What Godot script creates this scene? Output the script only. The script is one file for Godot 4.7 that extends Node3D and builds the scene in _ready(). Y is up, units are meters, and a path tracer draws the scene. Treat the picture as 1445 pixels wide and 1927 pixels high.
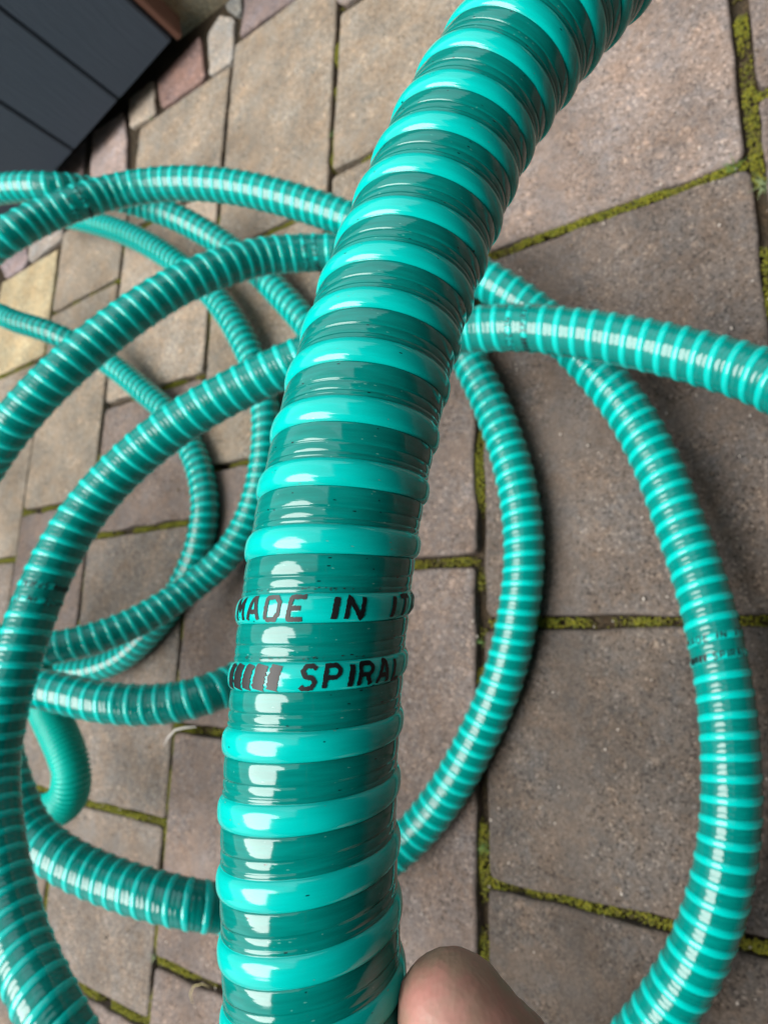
extends Node3D

const PITCH := 0.0121        # metres of hose per turn of its spiral
const RADIUS := 0.0180       # outer radius of the hose
const CAMERA_AT := Vector3(0, 0.54, 0)
var rng := RandomNumberGenerator.new()
var counts := {}

# ---------------------------------------------------------------- helpers
func numbered(called: String, parent: Node) -> String:
	var key := "%d/%s" % [parent.get_instance_id(), called]
	var n: int = counts.get(key, 0)
	counts[key] = n + 1
	return called if n == 0 else "%s_%03d" % [called, n]

func thing(called: String, label: String, category: String, at := Vector3.ZERO, group := "") -> Node3D:
	var o := Node3D.new()
	o.name = numbered(called, self)
	add_child(o, true)
	o.position = at
	tag(o, label, category, group)
	return o

func tag(o: Node, label: String, category: String, group := "") -> void:
	o.set_meta("label", label)
	if category:
		o.set_meta("category", category)
	if group:
		o.set_meta("group", group)

func obj(called: String, mesh: Mesh, mat: Material, parent: Node = self) -> MeshInstance3D:
	var o := MeshInstance3D.new()
	o.name = numbered(called, parent)
	o.mesh = mesh
	o.material_override = mat
	o.cast_shadow = GeometryInstance3D.SHADOW_CASTING_SETTING_ON
	parent.add_child(o, true)
	return o

class Soup:
	var v := PackedVector3Array()
	var n := PackedVector3Array()
	var t := PackedVector2Array()
	var c := PackedColorArray()
	var i := PackedInt32Array()
	func add(p: Vector3, nn: Vector3, uv := Vector2.ZERO) -> int:
		v.append(p)
		n.append(nn)
		t.append(uv)
		return v.size() - 1
	func tri(a: int, b: int, d: int) -> void:      # front faces clockwise, turned to agree with the normals
		var g := (v[d] - v[a]).cross(v[b] - v[a])
		if g.dot(n[a] + n[b] + n[d]) < 0.0:
			i.append(a); i.append(d); i.append(b)
		else:
			i.append(a); i.append(b); i.append(d)
	func quad(a: int, b: int, d: int, e: int) -> void:
		tri(a, b, d)
		tri(a, d, e)
	func done() -> ArrayMesh:
		var arrays := []
		arrays.resize(Mesh.ARRAY_MAX)
		arrays[Mesh.ARRAY_VERTEX] = v
		arrays[Mesh.ARRAY_NORMAL] = n
		arrays[Mesh.ARRAY_TEX_UV] = t
		if c.size() == v.size():
			arrays[Mesh.ARRAY_COLOR] = c
		arrays[Mesh.ARRAY_INDEX] = i
		var m := ArrayMesh.new()
		m.add_surface_from_arrays(Mesh.PRIMITIVE_TRIANGLES, arrays)
		return m

func slab(points: PackedVector2Array, top: float, bottom: float, bevel: float, rough: float) -> ArrayMesh:
	# an upright block of the given outline (x, z) with a worn, rounded upper edge
	var s := Soup.new()
	var n := points.size()
	var mid := Vector2.ZERO
	for p in points:
		mid += p / n
	var area := 0.0
	for k in n:
		area += points[k].cross(points[(k + 1) % n])
	var turn := 1.0 if area > 0.0 else -1.0
	var rings := [[1.0, 0.0, 0.0], [0.55, 0.14, 0.45], [0.2, 0.5, 1.0], [0.0, 1.0, 2.2]]
	var ids := []
	var wob := PackedFloat32Array()
	for k in n:
		wob.append(rng.randf_range(-1, 1) * rough)
	for r in rings:
		var row := PackedInt32Array()
		for k in n:
			var d := (points[(k + 1) % n] - points[(k + n - 1) % n]).normalized()
			var out := Vector2(d.y, -d.x) * turn
			var p: Vector2 = points[k] - out * (bevel * float(r[0]) + maxf(wob[k], -bevel))
			var nn := Vector3(out.x * float(r[2]), 1.0, out.y * float(r[2])).normalized()
			row.append(s.add(Vector3(p.x, top - bevel * float(r[1]) * 0.8 + wob[k] * 0.2, p.y), nn))
		ids.append(row)
	var c := s.add(Vector3(mid.x, top + rough * 0.2, mid.y), Vector3.UP)
	for k in n:
		s.tri(c, ids[0][k], ids[0][(k + 1) % n])
		for r in 3:
			s.quad(ids[r][k], ids[r][(k + 1) % n], ids[r + 1][(k + 1) % n], ids[r + 1][k])
	var low := []
	for half in 2:
		var row := PackedInt32Array()
		for k in n:
			var v: Vector3 = s.v[ids[3][k]]
			var d := (points[(k + 1) % n] - points[(k + n - 1) % n]).normalized()
			row.append(s.add(Vector3(v.x, v.y if half == 0 else bottom, v.z), Vector3(d.y * turn, 0, -d.x * turn)))
		low.append(row)
	for k in n:
		s.quad(low[0][k], low[0][(k + 1) % n], low[1][(k + 1) % n], low[1][k])
	return s.done()

func subdivided(corners: PackedVector2Array, step: float, wobble: float, cut: float) -> PackedVector2Array:
	var out := PackedVector2Array()
	var n := corners.size()
	for k in n:
		var a := corners[k]
		var b := corners[(k + 1) % n]
		var z := corners[(k + n - 1) % n]
		var corner := cut * rng.randf_range(0.7, 1.4)
		out.append(a + (z - a).normalized() * corner)
		out.append(a + ((z - a).normalized() + (b - a).normalized()) * corner * 0.28)
		out.append(a + (b - a).normalized() * corner)
		var m := maxi(1, int(a.distance_to(b) / step))
		for j in range(1, m):
			var side := (b - a).normalized()
			out.append(a.lerp(b, float(j) / m) + Vector2(side.y, -side.x) * rng.randf_range(-1, 1) * wobble)
	return out

func box(s: Soup, at: Vector3, size: Vector3, basis := Basis()) -> void:
	for axis in 3:
		for side in [-1.0, 1.0]:
			var n := Vector3.ZERO
			n[axis] = side
			var u := Vector3.ZERO
			u[(axis + 1) % 3] = 1.0
			var w := Vector3.ZERO
			w[(axis + 2) % 3] = 1.0
			var q := PackedInt32Array()
			for k in [[-1, -1], [1, -1], [1, 1], [-1, 1]]:
				q.append(s.add(at + basis * ((n + u * float(k[0]) + w * float(k[1])) * size * 0.5), basis * n))
			s.quad(q[0], q[1], q[2], q[3])

func rounded_box(size: Vector3, bevel: float) -> ArrayMesh:
	# a box whose long edges are chamfered: the outline in x, z run up y
	var s := Soup.new()
	var hx := size.x / 2.0
	var hz := size.z / 2.0
	var o := [Vector2(-hx + bevel, -hz), Vector2(hx - bevel, -hz), Vector2(hx, -hz + bevel), Vector2(hx, hz - bevel), Vector2(hx - bevel, hz), Vector2(-hx + bevel, hz), Vector2(-hx, hz - bevel), Vector2(-hx, -hz + bevel)]
	for k in 8:
		var a: Vector2 = o[k]
		var b: Vector2 = o[(k + 1) % 8]
		var d := (b - a).normalized()
		var n := Vector3(d.y, 0, -d.x)
		s.quad(s.add(Vector3(a.x, -size.y / 2, a.y), n), s.add(Vector3(b.x, -size.y / 2, b.y), n), s.add(Vector3(b.x, size.y / 2, b.y), n), s.add(Vector3(a.x, size.y / 2, a.y), n))
	for y in [-1.0, 1.0]:
		var ids := []
		for k in 8:
			ids.append(s.add(Vector3(o[k].x, y * size.y / 2, o[k].y), Vector3(0, y, 0)))
		for k in range(1, 7):
			s.tri(ids[0], ids[k], ids[k + 1])
	return s.done()

# ---------------------------------------------------------------- textures
func noise(kind: int, freq: float, octaves: int, sd: int) -> FastNoiseLite:
	var f := FastNoiseLite.new()
	f.noise_type = kind as FastNoiseLite.NoiseType
	f.frequency = freq
	f.fractal_octaves = octaves
	f.fractal_type = FastNoiseLite.FRACTAL_FBM if octaves > 1 else FastNoiseLite.FRACTAL_NONE
	f.seed = sd
	return f

func field(f: FastNoiseLite, size: int) -> PackedByteArray:
	var im := f.get_seamless_image(size, size, false, false, 0.12, true)
	im.convert(Image.FORMAT_L8)
	return im.get_data()

func cells(freq: float, sd: int, value := true) -> FastNoiseLite:
	var f := noise(FastNoiseLite.TYPE_CELLULAR, freq, 1, sd)
	f.cellular_return_type = FastNoiseLite.RETURN_CELL_VALUE if value else FastNoiseLite.RETURN_DISTANCE
	f.cellular_jitter = 1.0
	return f

func picture(size: int, rgb: PackedByteArray) -> ImageTexture:
	return ImageTexture.create_from_image(Image.create_from_data(size, size, false, Image.FORMAT_RGB8, rgb))

func grey(size: int, l: PackedByteArray) -> ImageTexture:
	return ImageTexture.create_from_image(Image.create_from_data(size, size, false, Image.FORMAT_L8, l))

func grey2(w: int, h: int, l: PackedByteArray) -> ImageTexture:
	return ImageTexture.create_from_image(Image.create_from_data(w, h, false, Image.FORMAT_L8, l))

var grain_colour: ImageTexture
var grain_height: ImageTexture
var blotches: ImageTexture

func make_grain() -> void:
	var size := 1024
	var a := field(cells(0.26, 11), size)                                  # sand grains
	var b := field(noise(FastNoiseLite.TYPE_SIMPLEX_SMOOTH, 0.24, 2, 12), size)
	var d := field(noise(FastNoiseLite.TYPE_SIMPLEX_SMOOTH, 0.022, 4, 13), size)
	var e := field(cells(0.09, 14), size)                                  # larger pebbles
	var rgb := PackedByteArray()
	rgb.resize(size * size * 3)
	var h := PackedByteArray()
	h.resize(size * size)
	for k in size * size:
		var g := a[k]
		var big := e[k]
		var t := 0.72 + (b[k] - 128) * 0.0013 + (d[k] - 128) * 0.0003 + (g - 128) * 0.0008
		var warm := (big - 128) * 0.00016
		if g > 244:
			t += 0.17
		elif g < 16:
			t -= 0.14
		if big > 249 and g > 90:
			t += 0.16
		t = clampf(t, 0.2, 1.0)
		rgb[k * 3] = int(255.0 * clampf(t * (1.0 + warm), 0, 1))
		rgb[k * 3 + 1] = int(255.0 * clampf(t, 0, 1))
		rgb[k * 3 + 2] = int(255.0 * clampf(t * (1.0 - warm), 0, 1))
		h[k] = clampi(int(0.6 * b[k] + 0.35 * g + 0.05 * d[k]), 0, 255)
	grain_colour = picture(size, rgb)
	grain_height = grey(size, h)
	var bl := field(noise(FastNoiseLite.TYPE_SIMPLEX_SMOOTH, 0.012, 5, 21), 512)
	var bl2 := field(noise(FastNoiseLite.TYPE_SIMPLEX_SMOOTH, 0.03, 3, 22), 512)
	var out := PackedByteArray()
	out.resize(512 * 512 * 3)
	for k in 512 * 512:
		var t := clampf(0.88 + (bl[k] - 128) * 0.0008, 0.3, 1.0)
		var w := (bl2[k] - 128) * 0.0003
		out[k * 3] = int(255.0 * clampf(t * (1.0 + w), 0, 1))
		out[k * 3 + 1] = int(255.0 * t)
		out[k * 3 + 2] = int(255.0 * clampf(t * (1.0 - w), 0, 1))
	blotches = picture(512, out)

func stone(colour: Color, relief := 0.05) -> StandardMaterial3D:
	var m := StandardMaterial3D.new()
	m.albedo_color = colour
	m.albedo_texture = grain_colour
	m.roughness = 0.93
	m.metallic_specular = 0.35
	m.uv1_triplanar = true
	m.uv1_world_triplanar = true
	m.uv1_scale = Vector3.ONE * 2.3
	m.heightmap_enabled = true
	m.heightmap_texture = grain_height
	m.heightmap_scale = relief
	m.detail_enabled = true
	m.detail_blend_mode = BaseMaterial3D.BLEND_MODE_MUL
	m.detail_albedo = blotches
	m.detail_uv_layer = BaseMaterial3D.DETAIL_UV_2
	m.uv2_triplanar = true
	m.uv2_world_triplanar = true
	m.uv2_scale = Vector3.ONE * 1.37
	return m

func plain(colour: Color, rough: float) -> StandardMaterial3D:
	var m := StandardMaterial3D.new()
	m.albedo_color = colour
	m.roughness = rough
	return m

# ---------------------------------------------------------------- hose
var run_c := PackedVector3Array()      # the hose's centre line, every STEP metres from the held end
var run_t := PackedVector3Array()
var run_n := PackedVector3Array()
const STEP := 0.002

func trace(points: PackedVector3Array, first_normal: Vector3, smooth: int) -> float:
	var n := points.size()
	var dense := PackedVector3Array()
	for k in n - 1:
		var a := points[maxi(k - 1, 0)]
		var b := points[k]
		var c := points[k + 1]
		var d := points[mini(k + 2, n - 1)]
		var m := maxi(4, int(b.distance_to(c) / 0.001))
		for j in m:
			dense.append(b.cubic_interpolate_in_time(c, a, d, float(j) / m, b.distance_to(c), -a.distance_to(b) if k > 0 else -0.03, b.distance_to(c) + (c.distance_to(d) if k + 2 < n else 0.03)))
	run_c = PackedVector3Array([dense[0]])
	var left := STEP
	for k in range(1, dense.size()):
		var p := dense[k - 1]
		var len := p.distance_to(dense[k])
		var at := 0.0
		while len - at >= left:
			at += left
			run_c.append(p.lerp(dense[k], at / len))
			left = STEP
		left -= len - at
	for pass_ in smooth:
		var src := run_c.duplicate()
		for k in range(3, src.size() - 3):
			run_c[k] = (src[k - 3] + src[k + 3] + src[k - 1] + src[k + 1] + src[k] * 2.0) / 6.0
	run_t = PackedVector3Array()
	run_n = PackedVector3Array()
	var nn := first_normal
	for k in run_c.size():
		var t := (run_c[mini(k + 1, run_c.size() - 1)] - run_c[maxi(k - 1, 0)]).normalized()
		nn = (nn - t * nn.dot(t)).normalized()
		run_t.append(t)
		run_n.append(nn)
	return (run_c.size() - 1) * STEP

func centre(s: float) -> Vector3:
	var f := clampf(s / STEP, 0.0, run_c.size() - 1.001)
	var k := int(f)
	return run_c[k].lerp(run_c[k + 1], f - k)

func on_hose(s: float, phi: float, r: float) -> Vector3:
	var f := clampf(s / STEP, 0.0, run_c.size() - 1.001)
	var k := int(f)
	var w := f - k
	var t := run_t[k].lerp(run_t[k + 1], w)
	var n := run_n[k].lerp(run_n[k + 1], w)
	return run_c[k].lerp(run_c[k + 1], w) + (n * cos(phi) + t.cross(n) * sin(phi)) * r

const RIB := 0.43
func profile(v: float) -> float:        # radius over one turn; the light rib from 0 to RIB, then two flat steps of the clear wall
	if v < RIB:
		var x := (v / RIB) * 2.0 - 1.0
		return RADIUS * (0.938 + 0.056 * pow(maxf(0.0, 1.0 - pow(absf(x), 2.7)), 0.75))
	var w := 1.0 - (v - RIB) / (1.0 - RIB)
	var a := 0.936 + 0.018 * pow(maxf(0.0, sin(PI * clampf(w / 0.55, 0, 1))), 0.28) if w < 0.55 else 0.936 + 0.012 * sqrt(maxf(0.0, sin(PI * clampf((w - 0.55) / 0.29, 0, 1)))) if w < 0.84 else 0.936 + 0.014 * sqrt(maxf(0.0, sin(PI * clampf((w - 0.84) / 0.16, 0, 1))))
	return RADIUS * a

const FAR_RIB := 0.39
func far_profile(v: float) -> float:     # the same hose, its ribs worn a little flatter along the coils
	if v < FAR_RIB:
		var x := (v / FAR_RIB) * 2.0 - 1.0
		return RADIUS * (0.942 + 0.046 * pow(maxf(0.0, 1.0 - pow(absf(x), 2.7)), 0.75))
	var w := 1.0 - (v - FAR_RIB) / (1.0 - FAR_RIB)
	return RADIUS * (0.940 + 0.014 * pow(maxf(0.0, sin(PI * clampf(w / 0.55, 0, 1))), 0.28) if w < 0.55 else 0.940 + 0.010 * pow(maxf(0.0, sin(PI * (w - 0.55) / 0.45)), 0.5))

func sweep(s: Soup, turns0: float, turns1: float, steps: int, vs: PackedFloat32Array, pitch: float, shape: Callable, phase: float) -> void:
	var total := int((turns1 - turns0) * steps)
	var m := vs.size()
	var radii := PackedFloat32Array()
	var slopes := PackedFloat32Array()
	for v in vs:
		radii.append(shape.call(v))
		slopes.append((float(shape.call(v + 0.004)) - float(shape.call(v - 0.004))) / (0.008 * pitch))
	var last := (run_c.size() - 1.001)
	var base := s.v.size()
	for j in total + 1:
		var turns := turns0 + float(j) / steps
		var phi := turns * TAU
		var cp := cos(phi)
		var sp := sin(phi)
		for q in m:
			var f := clampf(pitch * (turns + vs[q] + phase) / STEP, 0.0, last)
			var k := int(f)
			var w := f - k
			var t := run_t[k]
			var n := run_n[k].lerp(run_n[k + 1], w)
			var out := n * cp + t.cross(n) * sp
			s.v.append(run_c[k].lerp(run_c[k + 1], w) + out * radii[q])
			s.n.append((out - t * slopes[q]).normalized())
			s.t.append(Vector2(turns, vs[q]))
	for j in total:
		for q in m - 1:
			var a := base + j * m + q
			s.i.append(a); s.i.append(a + 1); s.i.append(a + m)
			s.i.append(a + 1); s.i.append(a + m + 1); s.i.append(a + m)

func lettering(s: Soup, strokes: Array, s0: float, phi0: float, turns_phase: float, advance: float, cap: float, width: float, slant: float) -> void:
	# inked strokes laid on the rib; x runs round the hose in radians, y along it in metres
	for stroke in strokes:
		var pts := PackedVector2Array()
		for k in stroke.size() - 1:
			var a: Vector2 = stroke[k]
			var b: Vector2 = stroke[k + 1]
			var m := maxi(2, int(a.distance_to(b) * 16.0))
			for j in m:
				pts.append(a.lerp(b, float(j) / m))
		pts.append(stroke[-1])
		var mm := PackedVector2Array()
		for p in pts:
			mm.append(Vector2((p.x + slant * (p.y - 0.5)) * advance * RADIUS, (p.y - 0.5) * cap))
		var row := []
		for k in mm.size():
			var d := (mm[mini(k + 1, mm.size() - 1)] - mm[maxi(k - 1, 0)]).normalized()
			var side := Vector2(-d.y, d.x)
			var pair := PackedInt32Array()
			for e in [-1.0, -0.33, 0.33, 1.0]:
				var p: Vector2 = mm[k] + side * e * width * rng.randf_range(0.38, 0.56)
				var phi := phi0 + p.x / RADIUS
				var v := RIB / 2.0 + p.y / PITCH
				var along := PITCH * (phi / TAU + turns_phase + v)
				var r := profile(clampf(v, 0.0, 0.999)) + 0.00012
				var at := on_hose(along, phi, r)
				pair.append(s.add(at, (at - centre(along)).normalized()))
			row.append(pair)
		for k in row.size() - 1:
			for e in 3:
				s.quad(row[k][e], row[k][e + 1], row[k + 1][e + 1], row[k + 1][e])

func glyph(ch: String) -> Array:
	var V := func(x: float, y: float) -> Vector2: return Vector2(x, y)
	match ch:
		"M": return [[V.call(0, 0), V.call(0.05, 1), V.call(0.4, 0.45), V.call(0.75, 1), V.call(0.8, 0)]]
		"A": return [[V.call(0, 0), V.call(0.32, 1), V.call(0.5, 1), V.call(0.8, 0)], [V.call(0.14, 0.36), V.call(0.68, 0.36)]]
		"D": return [[V.call(0.05, 0), V.call(0.05, 1), V.call(0.55, 1), V.call(0.78, 0.75), V.call(0.78, 0.25), V.call(0.55, 0), V.call(0.05, 0)]]
		"E": return [[V.call(0.8, 1), V.call(0.1, 1), V.call(0.05, 0), V.call(0.75, 0)], [V.call(0.08, 0.5), V.call(0.62, 0.5)]]
		"I": return [[V.call(0.15, 0), V.call(0.15, 1)], [V.call(0.2, 0), V.call(0.2, 1)]]
		"N": return [[V.call(0.05, 0), V.call(0.05, 1), V.call(0.72, 0), V.call(0.72, 1)]]
		"T": return [[V.call(0, 1), V.call(0.8, 1)], [V.call(0.4, 1), V.call(0.4, 0)]]
		"L": return [[V.call(0.1, 1), V.call(0.1, 0), V.call(0.75, 0)]]
		"Y": return [[V.call(0, 1), V.call(0.4, 0.5), V.call(0.8, 1)], [V.call(0.4, 0.5), V.call(0.4, 0)]]
		"S": return [[V.call(0.78, 0.88), V.call(0.55, 1), V.call(0.2, 1), V.call(0.05, 0.8), V.call(0.2, 0.55), V.call(0.6, 0.48), V.call(0.76, 0.28), V.call(0.6, 0.02), V.call(0.15, 0), V.call(0, 0.12)]]
		"P": return [[V.call(0.05, 0), V.call(0.05, 1), V.call(0.6, 1), V.call(0.78, 0.85), V.call(0.78, 0.62), V.call(0.6, 0.48), V.call(0.05, 0.48)]]
		"R": return [[V.call(0.05, 0), V.call(0.05, 1), V.call(0.6, 1), V.call(0.78, 0.85), V.call(0.78, 0.65), V.call(0.6, 0.5), V.call(0.05, 0.5)], [V.call(0.45, 0.5), V.call(0.8, 0)]]
	return []

func write(s: Soup, text: String, s_at: float, start: float, advance: float, cap: float, width: float, phase: float) -> void:
	# «start» and «advance» are angles round the hose, 0 where it faces the viewer at s_at
	var f := int(s_at / STEP)
	var to := CAMERA_AT - run_c[f]
	var facing := atan2(to.dot(run_t[f].cross(run_n[f])), to.dot(run_n[f]))
	var k := roundf((s_at - PITCH * (facing / TAU + phase + RIB / 2.0)) / PITCH)
	var phi := facing + TAU * k + start
	for ch in text:
		if ch == "#":      # the maker's printed sign: slanted solid bars that run into each other
			for bar in 5:
				lettering(s, [[Vector2(0.0, -0.06), Vector2(0.02, 0.5 if bar % 2 else 0.3), Vector2(0.0, 1.05)]], s_at, phi + 0.175 * bar, phase, advance * 0.9, cap, 0.0024 + 0.0005 * (bar % 2), 0.24)
			phi += advance * 3.1
			continue
		lettering(s, glyph(ch), s_at, phi, phase, advance * (0.8 if ch != "I" else 1.0), cap, width, 0.07)
		phi += advance * (1.0 if ch != "I" else 0.55)

func overspray(s: Soup, s_at: float, phase: float) -> void:
	# flecks of ink that the printer left on the ridge just above the lettering
	var f := int(s_at / STEP)
	var to := CAMERA_AT - run_c[f]
	var facing := atan2(to.dot(run_t[f].cross(run_n[f])), to.dot(run_n[f]))
	var k := roundf((s_at - PITCH * (facing / TAU + phase + RIB / 2.0)) / PITCH)
	for j in 46:
		var phi := facing + TAU * k + rng.randf_range(-1.15, 1.15)
		var v := RIB + rng.randf_range(0.035, 0.075)
		var len := rng.randf_range(0.004, 0.026)
		var tall := rng.randf_range(0.006, 0.02)
		var q := PackedInt32Array()
		for c in [[0.0, 0.0], [1.0, 0.3], [0.85, 1.0], [0.1, 0.8]]:
			var p: float = phi + len * float(c[0])
			var vv: float = v + tall * float(c[1])
			var along := PITCH * (p / TAU + phase + vv)
			var at := on_hose(along, p, profile(vv) + 0.00012)
			q.append(s.add(at, (at - centre(along)).normalized()))
		s.quad(q[0], q[1], q[2], q[3])

func hose_material(base: Color, light: Color, dark: Color, specks: float, rough: float, sd: int) -> StandardMaterial3D:
	# moulded PVC: faint streaks that run round the hose, dust and scuffs
	var w := 1024
	var h := 128
	var n1 := noise(FastNoiseLite.TYPE_SIMPLEX_SMOOTH, 0.02, 4, sd)
	var n2 := noise(FastNoiseLite.TYPE_SIMPLEX_SMOOTH, 0.11, 2, sd + 1)
	var n3 := noise(FastNoiseLite.TYPE_SIMPLEX_SMOOTH, 0.026, 1, sd + 2)
	var rgb := PackedByteArray()
	rgb.resize(w * h * 3)
	var tall := PackedByteArray()
	tall.resize(w * h)
	for y in h:
		for x in w:
			var cx := cos(TAU * x / w) * w / TAU
			var sx := sin(TAU * x / w) * w / TAU
			var a := n1.get_noise_3d(cx * 0.7, sx * 0.7, y * 2.6)
			var b := n2.get_noise_3d(cx * 0.35, sx * 0.35, y * 1.5)
			var t := a * 0.75 + b * 0.35
			var c := base.lerp(light, clampf(t, 0, 1)).lerp(dark, clampf(-t, 0, 1))
			var at := (y * w + x) * 3
			rgb[at] = int(c.r * 255.0)
			rgb[at + 1] = int(c.g * 255.0)
			rgb[at + 2] = int(c.b * 255.0)
			tall[y * w + x] = clampi(int(128 + 100 * n3.get_noise_3d(cx, sx, y * 0.55) + 9 * b), 0, 255)
	for j in int(specks * 170):
		var x := rng.randi_range(1, w - 3)
		var y := rng.randi_range(1, h - 3)
		var c := Color(0.35, 0.60, 0.56) if rng.randf() < 0.7 else Color(0.02, 0.10, 0.11)
		for d in rng.randi_range(1, 4):
			var at := ((y + d % 2) * w + x + d / 2) * 3
			rgb[at] = int(c.r * 255.0)
			rgb[at + 1] = int(c.g * 255.0)
			rgb[at + 2] = int(c.b * 255.0)
	var m := StandardMaterial3D.new()
	m.albedo_texture = ImageTexture.create_from_image(Image.create_from_data(w, h, false, Image.FORMAT_RGB8, rgb))
	m.uv1_scale = Vector3(0.373, 1, 1)
	m.roughness = rough
	m.metallic_specular = 0.52
	m.heightmap_enabled = true
	m.heightmap_texture = grey2(w, h, tall)
	m.heightmap_scale = 0.018
	return m

# ---------------------------------------------------------------- the scene
func _ready() -> void:
	rng.seed = 20240511
	var camera := Camera3D.new()
	camera.name = "camera"
	add_child(camera, true)
	camera.transform = Transform3D(Basis(Vector3(0.82018, -0.57164, -0.02311), Vector3(0.10222, 0.18616, -0.97719), Vector3(0.56290, 0.79910, 0.21112)).orthonormalized(), CAMERA_AT)
	var lens := CameraAttributesPhysical.new()
	lens.frustum_focal_length = 15.2
	lens.frustum_focus_distance = 0.132
	lens.exposure_aperture = 15.2
	lens.frustum_near = 0.02
	lens.frustum_far = 400.0
	camera.attributes = lens
	camera.keep_aspect = Camera3D.KEEP_HEIGHT
	camera.fov = 76.6
	camera.near = 0.02
	camera.far = 400.0
	camera.current = true

	var sky_mat := ProceduralSkyMaterial.new()
	sky_mat.sky_top_color = Color(0.93, 0.97, 1.0)
	sky_mat.sky_horizon_color = Color(0.56, 0.58, 0.60)
	sky_mat.sky_curve = 0.6
	sky_mat.ground_bottom_color = Color(0.35, 0.33, 0.30)
	sky_mat.ground_horizon_color = Color(0.6, 0.6, 0.6)
	sky_mat.sun_angle_max = 30.0
	var sky := Sky.new()
	sky.sky_material = sky_mat
	var env := Environment.new()
	env.background_mode = Environment.BG_SKY
	env.sky = sky
	env.ambient_light_source = Environment.AMBIENT_SOURCE_SKY
	env.tonemap_mode = Environment.TONE_MAPPER_LINEAR
	env.tonemap_exposure = 4.3
	env.background_energy_multiplier = 0.42
	env.sdfgi_enabled = true
	env.ssao_enabled = true
	env.ssil_enabled = true
	var around := WorldEnvironment.new()
	around.name = "world_environment"
	around.environment = env
	add_child(around, true)

	var sun := DirectionalLight3D.new()
	sun.name = "sun"
	sun.light_color = Color(1.0, 0.985, 0.965)
	sun.light_energy = 0.5
	sun.light_angular_distance = 50.0
	sun.shadow_enabled = true
	add_child(sun, true)
	sun.look_at_from_position(Vector3(-0.36, 1.0, 0.26), Vector3.ZERO, Vector3.UP)

	make_grain()
	ground()
	buildings()
	added_fences()
	hose()
	thin_hose()
	hand()
	phone()
	small_things()

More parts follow.
